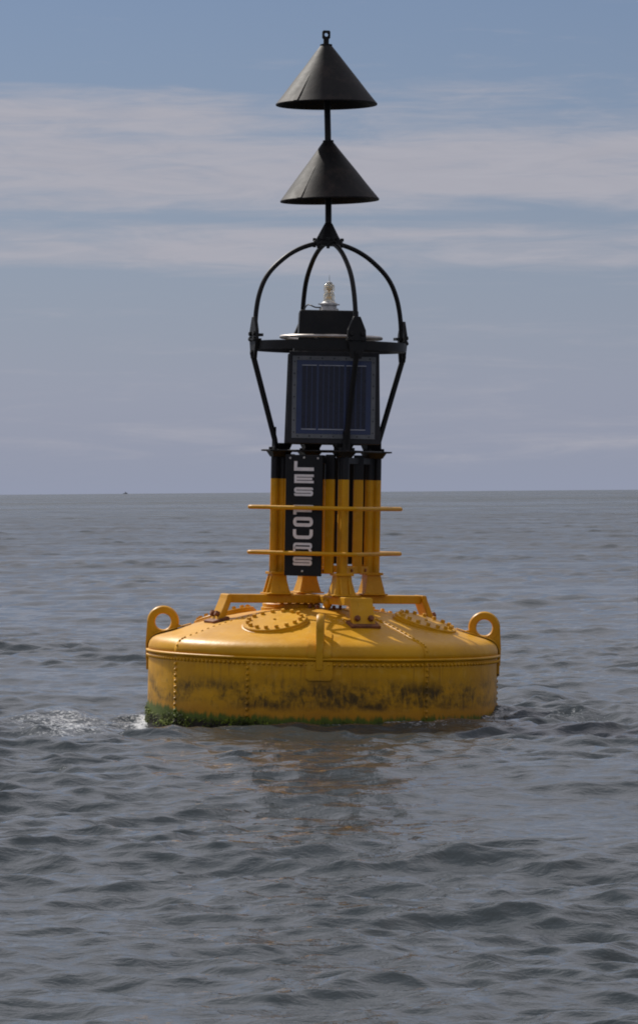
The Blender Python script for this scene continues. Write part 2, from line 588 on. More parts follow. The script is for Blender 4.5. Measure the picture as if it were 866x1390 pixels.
PROF = [(1.500, 0.545), (1.497, 0.59), (1.486, 0.622), (1.466, 0.648), (1.435, 0.668), (1.39, 0.684), (1.30, 0.708), (1.21, 0.737), (1.12, 0.765),
        (1.03, 0.790), (0.95, 0.812), (0.85, 0.835), (0.72, 0.862), (0.6, 0.882), (0.45, 0.902), (0.3, 0.915), (0.15, 0.922), (0.03, 0.925)]


def dome_z(r):
    pr = PROF[::-1]
    for (r0, z0), (r1, z1) in zip(pr, pr[1:]):
        if r <= r1:
            return z0 + (z1 - z0) * max(0, (r - r0)) / (r1 - r0)
    return pr[-1][1]


def dent(p, amp):
    v = Vector(p)
    return amp * (mn.noise(v * 2.3) + 0.5 * mn.noise(v * 5.1))


def rivet(mb, p, nrm, r=0.0125, h=0.010):
    q = Vector(nrm).to_track_quat('Z', 'Y').to_matrix().to_4x4()
    m = Matrix.Translation(p) @ q
    n = 7
    rings = []
    for rr, zz in ((1.0, -0.2), (0.92, 0.45), (0.55, 0.9)):
        rings.append([(r * rr * math.cos(2 * PI * i / n), r * rr * math.sin(2 * PI * i / n), h * zz) for i in range(n)])
    mb.loft(rings, m)


def bolt(mb, p, nrm, r=0.018, h=0.02, n=6):
    q = Vector(nrm).to_track_quat('Z', 'Y').to_matrix().to_4x4()
    m = Matrix.Translation(p) @ q @ RZ(random.uniform(0, 1))
    mb.lathe([(r, -h * 0.3), (r, h * 0.75), (r * 0.82, h)], n, m)


# shell plates of the drum, lapped at the riveted vertical seams
SEAMS = [-56.0, -25.4, 34.0, 94.0, 154.0, 214.0]
for i, a0 in enumerate(SEAMS):
    a1 = SEAMS[(i + 1) % len(SEAMS)]
    if a1 <= a0:
        a1 += 360
    na = int((a1 - a0) / 1.5) + 1
    zs = [-0.45, -0.2, -0.08, 0.0, 0.08, 0.16, 0.24, 0.32, 0.40, 0.47, 0.541]
    mb = MB()
    for z in zs:
        for j in range(na + 1):
            t = j / na
            a = a0 + (a1 + 1.6 - a0) * t
            p = pol(a, 1.0, z)
            rr = 1.494 + 0.007 * (1 - t) + dent((p.x * 1.5, p.y * 1.5, z), 0.0035)
            mb.v.append(tuple(pol(a, rr, z)))
    W = na + 1
    for r_ in range(len(zs) - 1):
        for j in range(na):
            mb.f.append((r_ * W + j, r_ * W + j + 1, (r_ + 1) * W + j + 1, (r_ + 1) * W + j))
    o = mb.build('shell_plate', M_HULL, buoy, smooth=50)
    sm = o.modifiers.new('thickness', 'SOLIDIFY')
    sm.thickness = 0.010
    sm.offset = -1
    rv = MB()
    z = 0.46
    while z > -0.05:
        rivet(rv, pol(a0 + 0.9, 1.501, z), pol(a0 + 0.9, 1, 0), 0.016, 0.016)
        z -= 0.049
    rv.build('rivet_row', M_HULL, o, smooth=60, kind='stuff')
MB().lathe([(1.48, -0.44), (1.2, -0.55)], 64).build('bottom_plate', M_HULL, buoy, smooth=30)

# deck plates of the domed top, lapped along four rivet lines
DSEAM = [-56.0, 34.0, 124.0, 214.0]
for i, a0 in enumerate(DSEAM):
    na = 56
    mb = MB()
    for r, z in PROF:
        for j in range(na + 1):
            t = j / na
            a = a0 + 91.2 * t
            p = pol(a, r, z)
            off = 0.006 * (1 - t) * min(1, r / 0.3) + dent(p, 0.005) * min(1.0, (1.55 - r) * 9)
            up = 0.9 if r < 1.4 else 0.3
            mb.v.append(tuple(pol(a, r + off * (1 - up), z + off * up)))
    W = na + 1
    for r_ in range(len(PROF) - 1):
        for j in range(na):
            mb.f.append((r_ * W + j, r_ * W + j + 1, (r_ + 1) * W + j + 1, (r_ + 1) * W + j))
    o = mb.build('dome_plate', M_DOME, buoy, smooth=50)
    sm = o.modifiers.new('thickness', 'SOLIDIFY')
    sm.thickness = 0.008
    sm.offset = -1
    rv = MB()
    r = 1.49
    while r > 0.55:
        z = dome_z(r)
        sl = (dome_z(r - 0.02) - dome_z(r + 0.02)) / 0.04 if r < 1.44 else 2.2
        nrm = pol(a0 + 1.0, sl, 1.0)
        rivet(rv, pol(a0 + 1.0, r, z + 0.006), nrm, 0.0125, 0.011)
        r -= 0.058 / math.hypot(1, sl) if sl > 1 else 0.058
    rv.build('rivet_row', M_RIV, o, smooth=60, kind='stuff')

# the rolled lip where dome meets drum, with its ring of rivets
lip = MB()
lip.lathe([(1.500, 0.556), (1.516, 0.553), (1.520, 0.546), (1.518, 0.538), (1.506, 0.532), (1.490, 0.532)], 160, None, False)
lip_o = lip.build('seam_lip', M_HULL, buoy, smooth=60)
rv = MB()
for i in range(208):
    a = 360 * i / 208
    rivet(rv, pol(a, 1.503, 0.502), pol(a, 1, 0), 0.0145, 0.015)
rv.build('rivet_ring', M_HULL, lip_o, smooth=60, kind='stuff')

# bolted manhole covers on the dome
SL = math.atan2(0.812 - 0.708, 1.30 - 0.95)


def cover(m, rad=0.27, nb=16, th=0.03, name='manhole_cover'):
    mb = MB()
    mb.lathe([(rad + 0.012, -0.03), (rad + 0.012, 0.006), (rad, 0.010), (rad, th - 0.006), (rad - 0.006, th), (0.05, th + 0.006), (0.01, th + 0.006)], 48, m)
    o = mb.build(name, M_DOME, buoy, smooth=40)
    b = MB()
    nz = (m.to_3x3() @ Vector((0, 0, 1)))
    for i in range(nb):
        a = 2 * PI * (i + 0.3) / nb
        bolt(b, m @ Vector(((rad - 0.045) * math.cos(a), (rad - 0.045) * math.sin(a), th)), nz, 0.019, 0.026)
    bolt(b, m @ Vector((0, 0, th + 0.006)), nz, 0.012, 0.012)
    b.build('bolt_ring', M_RIV, o, smooth=35, kind='stuff')
    return o


for a in (-25.4, 64.6, 154.6, 244.6):
    cover(T(*pol(a, 0.95, 0.812)) @ RZ(R(a)) @ Matrix.Rotation(SL, 4, 'X'))
cover(T(-0.28, 0.14, 0.912), 0.25, 18, 0.045, 'bolted_flange')

# lifting eyes on their pads
outl = []
for i in range(25):
    a = -0.12 * PI + (1.12 * PI + 0.12 * PI) * i / 24
    outl.append((0.137 * math.cos(a), 0.137 * math.sin(a)))


def lifting_eye(a, skew=0.0):
    # plate in the radial-vertical plane; u = radial distance, z = height
    cu, cz = 1.378, 0.782
    n = 36
    t = 0.064
    outer, inner = [], []
    foot = [(1.20, 0.733), (1.30, 0.705), (1.40, 0.675), (1.46, 0.645), (1.492, 0.60), (1.497, 0.50), (1.497, 0.455)]
    for i in range(n):
        an = 2 * PI * i / n
        c, s = math.cos(an), math.sin(an)
        # outer outline: ring above, spreading into the plate that follows the shoulder below
        if s >= 0:
            ou, oz = cu + 0.137 * c, cz + 0.137 * s
        else:
            ou, oz = cu + 0.137 * c, cz + 0.137 * s
        outer.append((ou, oz))
        inner.append((cu + 0.068 * c, cz + 0.068 * s))
    vs, fs = [], []
    bev = 0.020
    loops = [[(u, t / 2 - bev, z) for u, z in outer], [(cu + (u - cu) * 0.92, t / 2, cz + (z - cz) * 0.92) for u, z in outer],
             [(cu + (u - cu) * 1.12, t / 2, cz + (z - cz) * 1.12) for u, z in inner], [(u, t / 2 - bev, z) for u, z in inner],
             [(u, -t / 2 + bev, z) for u, z in inner], [(cu + (u - cu) * 1.12, -t / 2, cz + (z - cz) * 1.12) for u, z in inner],
             [(cu + (u - cu) * 0.92, -t / 2, cz + (z - cz) * 0.92) for u, z in outer], [(u, -t / 2 + bev, z) for u, z in outer]]
    for lp in loops:
        vs += lp
    for kx in range(8):
        for i in range(n):
            j = (i + 1) % n
            fs.append((kx * n + i, kx * n + j, ((kx + 1) % 8) * n + j, ((kx + 1) % 8) * n + i))
    m = RZ(R(a - 90))          # u axis (x) to bearing a
    mb = MB()
    mb.add(vs, fs, m)
    # web between ring and shoulder, running down the drum side
    web = [(1.19, 0.742), (1.262, 0.735), (1.268, 0.70), (1.30, 0.655), (1.42, 0.60), (1.48, 0.55), (1.48, 0.455), (1.520, 0.455), (1.524, 0.60), (1.513, 0.79), (1.497, 0.79),
           (1.44, 0.715), (1.378, 0.700), (1.325, 0.712), (1.275, 0.75), (1.235, 0.757)]
    mb.prism(web, t - 0.006, m)
    o = mb.build('lifting_eye', M_DOME, buoy, smooth=40, bevel=0.004)
    pad = MB()
    hw = 0.095
    pp = [(1.14, 0.766), (1.21, 0.745), (1.30, 0.717), (1.39, 0.694), (1.438, 0.678), (1.472, 0.656), (1.494, 0.627), (1.508, 0.59), (1.512, 0.558)]
    for lo in (0, 1):
        for u, z in pp:
            for s in (-1, 0, 1):
                d = 0.007 * lo
                p = Vector((u + d * 0.5, s * hw * (0.75 if u < 1.2 else 1), z + d))
                p.x -= 0.003 * abs(s)
                pad.v.append(tuple(m @ p))
    npp = len(pp)
    for lo in (0, 1):
        for q in range(npp - 1):
            for s in (0, 1):
                b0 = lo * npp * 3 + q * 3 + s
                pad.f.append((b0, b0 + 1, b0 + 4, b0 + 3))
    rim = [0, 1, 2] + [q * 3 + 2 for q in range(1, npp)] + [(npp - 1) * 3 + 1, (npp - 1) * 3] + [q * 3 for q in range(npp - 2, 0, -1)]
    for q in range(len(rim)):
        x0, x1 = rim[q], rim[(q + 1) % len(rim)]
        pad.f.append((x0, x1, x1 + npp * 3, x0 + npp * 3))
    pad.build('mounting_pad', M_DOME, o, smooth=40)
    pl = MB()
    nn = 8
    for lo in (1.498, 1.514):
        for z in (0.525, 0.37):
            for q in range(nn + 1):
                an = a + (-4.2 + 8.4 * q / nn)
                pl.v.append(tuple(pol(an, lo, z + (0.02 if q in (0, nn) and z < 0.5 else 0))))
    W = nn + 1
    for q in range(nn):
        pl.f.append((q, q + 1, W + q + 1, W + q))
        pl.f.append((2 * W + q, 2 * W + q + 1, 3 * W + q + 1, 3 * W + q))
        pl.f.append((q, q + 1, 2 * W + q + 1, 2 * W + q))
        pl.f.append((W + q, W + q + 1, 3 * W + q + 1, 3 * W + q))
    pl.f.append((0, W, 3 * W, 2 * W))
    pl.f.append((W - 1, 2 * W - 1, 4 * W - 1, 3 * W - 1))
    pl.build('side_pad', M_HULL, o, smooth=40)
    return o


for a in (-91.0, -1.2, 89.0, 179.0):
    lifting_eye(a)

# small yellow vent ball on the top plate
mb = MB()
mb.lathe([(0.012, 0.90), (0.012, 0.945)] + [(0.040 * math.cos(t), 0.968 + 0.042 * math.sin(t)) for t in [R(x) for x in range(-70, 90, 16)]] + [(0.002, 1.010)], 20, T(0.03, -0.28, 0.0))
ball = mb.build('vent_cap', M_YEL, buoy, smooth=50)
b = MB()
for x, y in ((-0.06, -0.25), (0.03, -0.22), (0.085, -0.26), (0.14, -0.20), (-0.12, -0.18)):
    bolt(b, (x, y, dome_z(math.hypot(x, y)) + 0.004), (0, 0, 1), 0.015, 0.034)
b.build('bolt', M_RUST, ball, smooth=30, kind='stuff')

# cross beams on four splayed feet
LEGS = (-70.0, 20.0, 110.0, 200.0)
for q, a in enumerate((20.0, 110.0)):
    mb = MB()
    zt = 1.035 + 0.003 * q
    mb.prism([(-0.885, zt), (0.885, zt), (0.865, 0.965), (-0.865, 0.965)], 0.13, RZ(R(a - 90)))
    mb.build('cross_beam', M_YEL, buoy, bevel=0.008)
for a in LEGS:
    m = RZ(R(a - 90))
    mb = MB()
    # a plate leaning outward, cranked at the top where it meets the beam
    o_ = [(0.868, 1.041), (0.905, 1.038), (0.915, 1.0), (0.992, 0.815), (0.935, 0.815), (0.868, 0.985)]
    mb.prism(o_, 0.205, m)
    f = mb.build('frame_foot', M_YEL, buoy, bevel=0.008)
    bp = MB()
    bz = dome_z(0.97)
    mm = T(*pol(a, 0.965, dome_z(0.965))) @ RZ(R(a)) @ Matrix.Rotation(SL, 4, 'X')
    bp.box((0, 0, 0.010), (0.26, 0.15, 0.026), mm)
    bp.build('base_plate', M_RUST, f, bevel=0.004)
    for s in (-0.06, 0.06):
        bb = MB()
        bolt(bb, m @ Vector((0.976, s, 0.868)), pol(a, 1, 0.4), 0.026, 0.030)
        bb.build('bolt', M_RUST, f, smooth=30)

# pedestals and tower legs
for a in LEGS:
    m = T(*pol(a, 0.43, 0)) @ RZ(R(a))
    mb = MB()
    mb.sq([(0.118, 0.112, 1.040), (0.118, 0.112, 1.052), (0.098, 0.09, 1.054), (0.088, 0.08, 1.09), (0.070, 0.066, 1.16), (0.064, 0.062, 1.214)], m)
    p = mb.build('pedestal', M_YEL, buoy, bevel=0.003)
    for s in (-1, 1):
        ri = MB()
        ri.add([(s * 0.040 - 0.007, -0.112, 1.054), (s * 0.040 + 0.007, -0.112, 1.054), (s * 0.040 + 0.007, -0.068, 1.205), (s * 0.040 - 0.007, -0.068, 1.205),
                (s * 0.040 - 0.007, -0.02, 1.054), (s * 0.040 + 0.007, -0.02, 1.054), (s * 0.040 + 0.007, -0.02, 1.205), (s * 0.040 - 0.007, -0.02, 1.205)],
               [(0, 1, 2, 3), (4, 5, 6, 7), (0, 1, 5, 4), (1, 2, 6, 5), (2, 3, 7, 6), (3, 0, 4, 7)], m)
        ri.build('gusset', M_YEL, p)
    lg = MB()
    tr, off = 0.0345, 0.0375
    hs = []
    for sg in (-1, 1):
        for i in range(15):
            an = R(-160 + 320 * i / 14) + (PI / 2 if sg > 0 else -PI / 2)
            hs.append((tr * math.cos(an), sg * off + tr * math.sin(an)))
    lg.loft([[(x_, y_, z_) for x_, y_ in hs] for z_ in (1.222, 2.262)], m)
    L = lg.build('tower_leg', M_TOWER, buoy, smooth=40)
    fl = MB()
    fl.box((0, 0, 1.222), (0.160, 0.160, 0.022), m)
    fl.build('foot_flange', M_YEL, L, bevel=0.003)
    hd = MB()
    hd.sq([(0.045, 0.068, 2.215), (0.080, 0.090, 2.262), (0.115, 0.125, 2.263), (0.115, 0.125, 2.276)], m)
    hd.build('head_plate', M_BLACK, L)
    hb = MB()
    for sx in (-1, 1):
        for sy in (-1, 1):
            bolt(hb, m @ Vector((sx * 0.055, sy * 0.06, 2.278)), (0, 0, 1), 0.017, 0.022)
    hb.build('head_bolt', M_BLACK, L, kind='stuff')

# thin tie frame round the leg heads
CORN = [pol(a, 0.575, 2.2695) for a in LEGS]
for q in range(4):
    mb = MB()
    mb.tube([CORN[q], CORN[(q + 1) % 4]], 0.008, 8)
    mb.build('head_tie', M_BLACK, buoy, smooth=50)


def leg_xy(q, r=0.43):
    return pol(LEGS[q % 4], r, 0)


# horizontal tie bars at foot and head of the tower, and upright flat bars
for q in range(4):
    p0, p1 = leg_xy(q), leg_xy(q + 1)
    d = (p1 - p0)
    ln = d.length
    mid = (p0 + p1) / 2
    an = math.atan2(d.y, d.x)
    m = T(mid.x, mid.y, 0) @ RZ(an)
    for zc, hh in ((1.255, 0.062), (2.190, 0.055)):
        mb = MB()
        mb.box((0, 0, zc), (ln - 0.16, 0.022, hh), m)
        tb = mb.build('tie_bar', M_TOWER, buoy, bevel=0.003)
        if zc < 2:
            for s in (-0.14, 0.14):
                bb = MB()
                bolt(bb, m @ Vector((s, -0.011, zc)), m.to_3x3() @ Vector((0, -1, 0)), 0.014, 0.014)
                bb.build('bolt', M_RUST, tb)
    spots = {0: (0.19, 0.815), 1: (0.50,), 2: (0.16, 0.84), 3: (0.2, 0.5)}[q]
    for t in spots:
        mb = MB()
        c = p0.lerp(p1, t)
        mb.box((0, -0.026 if q != 1 else 0.0, 1.735), (0.085, 0.024, 1.01), T(c.x, c.y, 0) @ RZ(an if q != 1 else R(14)))
        mb.build('upright_bar', M_TOWER, buoy, bevel=0.005)

# guard rails
for zc in (1.783, 1.397):
    cor = [pol(a, 0.705, zc) for a in LEGS]
    pts = []
    for q in range(4):
        p, pv, nx = cor[q], cor[q - 1], cor[(q + 1) % 4]
        e = 0.05
        for t in (0, 0.25, 0.5, 0.75, 1):
            A, B_ = p + (pv - p).normalized() * e, p + (nx - p).normalized() * e
            pts.append(A.lerp(p, t).lerp(p.lerp(B_, t), t))
    mb = MB()
    mb.tube(pts, 0.0175, 10, True)
    g = mb.build('guard_rail', M_YEL, buoy, smooth=60)
    for q, a in enumerate(LEGS):
        mb = MB()
        mb.box((0, -0.592, zc), (0.03, 0.19, 0.014), RZ(R(a)))
        mb.build('rail_bracket', M_YEL, g, bevel=0.002)


# name board with stacked letters
def rounded(path, rad, closed=False):
    out = []
    n = len(path)
    for i, p in enumerate(path):
        p = Vector(p)
        if not closed and i in (0, n - 1):
            out.append(p)
            continue
        a, b = Vector(path[i - 1]), Vector(path[(i + 1) % n])
        da, db = (a - p), (b - p)
        r = min(rad, da.length * 0.48, db.length * 0.48)
        if r < 1e-6:
            out.append(p)
            continue
        A, B_ = p + da.normalized() * r, p + db.normalized() * r
        for t in (0, 0.2, 0.4, 0.6, 0.8, 1):
            out.append(A.lerp(p, t).lerp(p.lerp(B_, t), t))
    return out


def ribbon(mb, path, wd, m, closed=False, dep=0.003, lift=0.0):
    n = len(path)
    Lf, Rt = [], []
    for i in range(n):
        a = path[i - 1] if (closed or i > 0) else path[i]
        b = path[(i + 1) % n] if (closed or i < n - 1) else path[i]
        p = path[i]
        d0 = (p - a).normalized() if (p - a).length > 1e-9 else (b - p).normalized()
        d1 = (b - p).normalized() if (b - p).length > 1e-9 else d0
        t = (d0 + d1)
        t = t.normalized() if t.length > 1e-6 else d1
        nr = Vector((-t.y, t.x))
        k = 1.0 / max(0.5, nr.dot(Vector((-d1.y, d1.x))))
        Lf.append(p + nr * wd / 2 * k)
        Rt.append(p - nr * wd / 2 * k)
    vs, fs = [], []
    for l, r in zip(Lf, Rt):
        vs += [(l.x, -dep - lift, l.y), (r.x, -dep - lift, r.y), (l.x, 0.001, l.y), (r.x, 0.001, r.y)]
    rng_ = range(n) if closed else range(n - 1)
    for i in rng_:
        j = (i + 1) % n
        a, b = 4 * i, 4 * j
        fs += [(a, b, b + 1, a + 1), (a, a + 2, b + 2, b), (a + 1, b + 1, b + 3, a + 3)]
    if not closed:
        e = 4 * (n - 1)
        fs += [(0, 1, 3, 2), (e, e + 2, e + 3, e + 1)]
    mb.add(vs, fs, m)


LW, LH, ST = 0.186, 0.082, 0.029
xa, xb, ya, yb, ym = -LW / 2 + ST / 2, LW / 2 - ST / 2, -LH / 2 + ST / 2, LH / 2 - ST / 2, 0.0
ST2 = 0.0205
GL = {
    'L': [([(xa, LH / 2), (xa, ya), (LW / 2, ya)], 0.0, False)],
    'E': [([(LW / 2, yb), (xa, yb), (xa, ya), (LW / 2, ya)], 0.0, False), ([(xa, ym), (xb, ym)], 0, False)],
    'S': [([(xb, yb * 0.55), (xb, yb), (xa, yb), (xa, ym), (xb, ym), (xb, ya), (xa, ya), (xa, ya * 0.55)], 0.017, False)],
    'F': [([(LW / 2, yb), (xa, yb), (xa, -LH / 2)], 0.0, False), ([(xa, ym - 0.004), (xb, ym - 0.004)], 0, False)],
    'O': [([(xa, ya), (xb, ya), (xb, yb), (xa, yb)], 0.034, True)],
    'U': [([(xa, LH / 2), (xa, ya), (xb, ya), (xb, LH / 2)], 0.034, False)],
    'R': [([(xa, -LH / 2), (xa, yb), (xb, yb), (xb, ym - 0.006), (xa, ym - 0.006)], 0.017, False), ([(xb - 0.02, ym - 0.006), (xb, -LH / 2)], 0, False)],
}
SIGN_A = -25.6
mS = T(*pol(SIGN_A, 0.44, 0)) @ RZ(R(SIGN_A))
bd = MB()
bd.box((0, 0.012, 1.719), (0.345, 0.020, 1.030), mS)
board = bd.build('name_board', M_BOARD, buoy, bevel=0.004)
for x in (-0.12, 0.12):
    bd = MB()
    bd.box((x, 0.045, 1.735), (0.04, 0.045, 0.94), mS)
    bd.build('board_batten', M_TOWER, board)
for ch, z in zip('LESFOURS', (2.138, 2.030, 1.920, 1.766, 1.664, 1.559, 1.449, 1.330)):
    mb = MB()
    for path, rad, cl in GL[ch]:
        st = ST2 if ch in 'ESR' else ST
        P = rounded(path, rad, cl) if rad else [Vector(p) for p in path]
        ribbon(mb, P, st, mS @ T(0.0, 0.0015, z), cl, 0.0035, 0.0006 * (path is not GL[ch][0][0]))
    mb.build('letter', M_WHITE, board)
b = MB()
for x, z in ((0.0, 1.245), (0.0, 2.210), (-0.13, 2.205), (0.13, 2.205)):
    bolt(b, mS @ Vector((x, 0.002, z)), mS.to_3x3() @ Vector((0, -1, 0)), 0.010, 0.008)
b.build('bolt', M_GREY, board, kind='stuff')
# plain black board on the far right face, seen between the bars
mB = T(0.205, 0.235, 0) @ RZ(R(155.0))
bd = MB()
bd.box((0, 0.0, 1.76), (0.29, 0.020, 0.92), mB)
bd.build('rear_board', M_BOARD, buoy, bevel=0.004)

# struts, ring, hoops
RING_Z = (3.128, 3.203)
for a in LEGS:
    mb = MB()
    mb.tube([pol(a, 0.462, 2.277), pol(a, 0.474, 2.36), pol(a, 0.690, 3.10)], 0.024, 12)
    s = mb.build('strut', M_BLACK, buoy, smooth=50)
    mb = MB()
    mb.prism([(-0.035, 2.278), (0.035, 2.278), (0.028, 2.47), (-0.028, 2.44)], 0.016, T(*pol(a, 0.480, 0)) @ RZ(R(a)))
    mb.build('strut_gusset', M_BLACK, s)
mb = MB()
nn = 96
loops = []
for r, z in ((0.652, RING_Z[0]), (0.666, RING_Z[0]), (0.666, RING_Z[1]), (0.652, RING_Z[1])):
    loops.append((r, z))
loops.append(loops[0])
mb.lathe(loops, nn, None, False)
mb.build('ring_band', M_BLACK, buoy, smooth=40)
HOOP = [(0.668, 3.06), (0.668, 3.25), (0.662, 3.40), (0.648, 3.51), (0.626, 3.605), (0.590, 3.70), (0.545, 3.775), (0.490, 3.838), (0.42, 3.90), (0.345, 3.955), (0.25, 4.005), (0.15, 4.040), (0.06, 4.058)]


def spline(P, n=4):
    out = []
    for i in range(len(P) - 1):
        p0, p1, p2, p3 = (Vector(P[max(0, min(len(P) - 1, i + k))]) for k in (-1, 0, 1, 2))
        for j in range(n):
            t = j / n
            out.append(0.5 * ((2 * p1) + (p2 - p0) * t + (2 * p0 - 5 * p1 + 4 * p2 - p3) * t * t + (3 * p1 - p0 - 3 * p2 + p3) * t ** 3))
    out.append(Vector(P[-1]))
    return out


for a in LEGS:
    mb = MB()
    mb.tube([pol(a, q.x, q.y) + Vector((-0.02 * max(0, (q.y - 3.2)) / 0.85, 0, 0)) for q in spline([(r, z) for r, z in HOOP])], 0.0205, 12)
    h = mb.build('hoop_arm', M_BLACK, buoy, smooth=50)
    m = T(*pol(a, 0.677, 0)) @ RZ(R(a))
    mb = MB()
    mb.prism([(-0.030, 3.405), (0.030, 3.405), (0.080, 3.29), (0.084, 3.215), (0.045, 3.05), (-0.045, 3.05), (-0.084, 3.215), (-0.080, 3.29)], 0.030, m)
    mb.build('clamp_plate', M_BLACK, h, bevel=0.004)
    bb = MB()
    for x, z in ((-0.05, 3.26), (0.05, 3.26), (-0.05, 3.215), (0.05, 3.215), (0, 3.10)):
        bolt(bb, m @ Vector((x, -0.015, z)), m.to_3x3() @ Vector((0, -1, 0)), 0.020, 0.016)
    bb.box((0, 0.006, 3.212), (0.16, 0.066, 0.016), m)
    bb.box((0, 0.045, 3.252), (0.075, 0.05, 0.024), m)
    bb.build('clamp_bolt', M_BLACK, h, kind='stuff')

# apex casting
mA = T(-0.02, 0, 0)
mb = MB()
mb.lathe([(0.125, 4.036), (0.132, 4.046), (0.132, 4.074), (0.122, 4.080), (0.112, 4.084), (0.036, 4.225), (0.030, 4.232)], 8, mA @ RZ(0.3))
ap = mb.build('apex_cap', M_CONE, buoy, bevel=0.004)
bb = MB()
for i in range(8):
    a = 2 * PI * i / 8
    bolt(bb, mA @ Vector((0.118 * math.cos(a), 0.118 * math.sin(a), 4.08)), (0, 0, 1), 0.016, 0.02)
    bolt(bb, mA @ Vector((0.118 * math.cos(a), 0.118 * math.sin(a), 4.040)), (0, 0, -1), 0.016, 0.02)
bb.build('bolt', M_BLACK, ap, kind='stuff')
mb = MB()
mb.tube([(-0.020, 0, 4.16), (-0.028, 0, 4.6), (-0.040, 0, 5.0), (-0.056, 0, 5.4), (-0.066, 0, 5.74)], 0.0275, 14)
mb.build('mast', M_BLACK, buoy, smooth=50)


def cone(top, basec, tilt, rtop, rb, hgt):
    m = T(*basec) @ Matrix.Rotation(R(tilt), 4, 'Y')
    mb = MB()
    t = 0.008
    prof = [(rb - t, 0.004), (rb, -0.004), (rb + 0.002, 0.006)]
    n = 10
    for i in range(1, n + 1):
        f = i / n
        prof.append((rb + (rtop - rb) * f, hgt * f + 0.006))
    prof += [(0.030, hgt + 0.010)]
    inner = [(0.030, hgt - 0.02)] + [(rb - t + (rtop - rb) * f, hgt * f - 0.004) for f in (0.95, 0.6, 0.3)] + [(rb - t, 0.004)]
    mb.lathe(prof + inner, 72, m, False)
    vv = []
    for p in mb.v:
        q = Vector(p)
        vv.append(tuple(q + Vector((mn.noise(q * 5), mn.noise(q * 5 + Vector((9, 0, 0))), 0)) * 0.004))
    mb.v = vv
    o = mb.build('topmark_cone', M_CONE, buoy, smooth=40)
    s = MB()     # the lapped seam of the rolled sheet
    an = R(-38)
    d = Vector((math.sin(an), -math.cos(an), 0))
    tn = Vector((math.cos(an), math.sin(an), 0))
    P0, P1 = d * (rb + 0.001) + Vector((0, 0, 0.01)), d * (rtop + 0.001) + Vector((0, 0, hgt - 0.01))
    q = 0.0025
    vs = [P0 - tn * 0.022 + d * q * .4, P0 + tn * 0.022 + d * q, P1 + tn * 0.014 + d * q, P1 - tn * 0.014 + d * q * .4]
    vs += [v - d * 0.012 for v in vs]
    s.add(vs, [(0, 1, 2, 3), (7, 6, 5, 4), (0, 1, 5, 4), (1, 2, 6, 5), (2, 3, 7, 6), (3, 0, 4, 7)], m)
    s.build('lap_seam', M_CONE, o)
    c = MB()
    c.lathe([(rtop + 0.003, hgt + 0.002), (rtop + 0.005, hgt + 0.008), (rtop + 0.003, hgt + 0.018), (0.02, hgt + 0.022)], 24, m)
    c.build('cone_collar', M_CONE, o, smooth=30)


cone(None, (-0.014, 0, 4.423), -2.4, 0.042, 0.424, 0.500)
cone(None, (-0.055, 0, 5.246), -1.5, 0.048, 0.434, 0.500)
# eye at the masthead
mb = MB()
n = 20
mE = T(-0.069, 0, 5.846) @ RZ(R(8))
loops = []
for y, k0 in ((0.011, 1), (-0.011, 1)):
    sqr = []
    for i in range(n):
        a = 2 * PI * i / n
        c, s = math.cos(a), math.sin(a)
        g = 0.034 / max(abs(c), abs(s))
        g = min(g, 0.042)
        sqr.append((g * c, y, g * s * 1.08))
    cir = [(0.016 * math.cos(2 * PI * i / n), y, 0.016 * math.sin(2 * PI * i / n)) for i in range(n)]
    loops.append((sqr, cir))
mb.loft([loops[0][1], loops[0][0], loops[1][0], loops[1][1], loops[0][1]], mE, False)
mb.box((0, 0, -0.064), (0.044, 0.030, 0.07), mE)
mb.lathe([(0.034, -0.094), (0.034, -0.078)], 12, mE)
mb.build('masthead_eye', M_CONE, buoy, smooth=35)

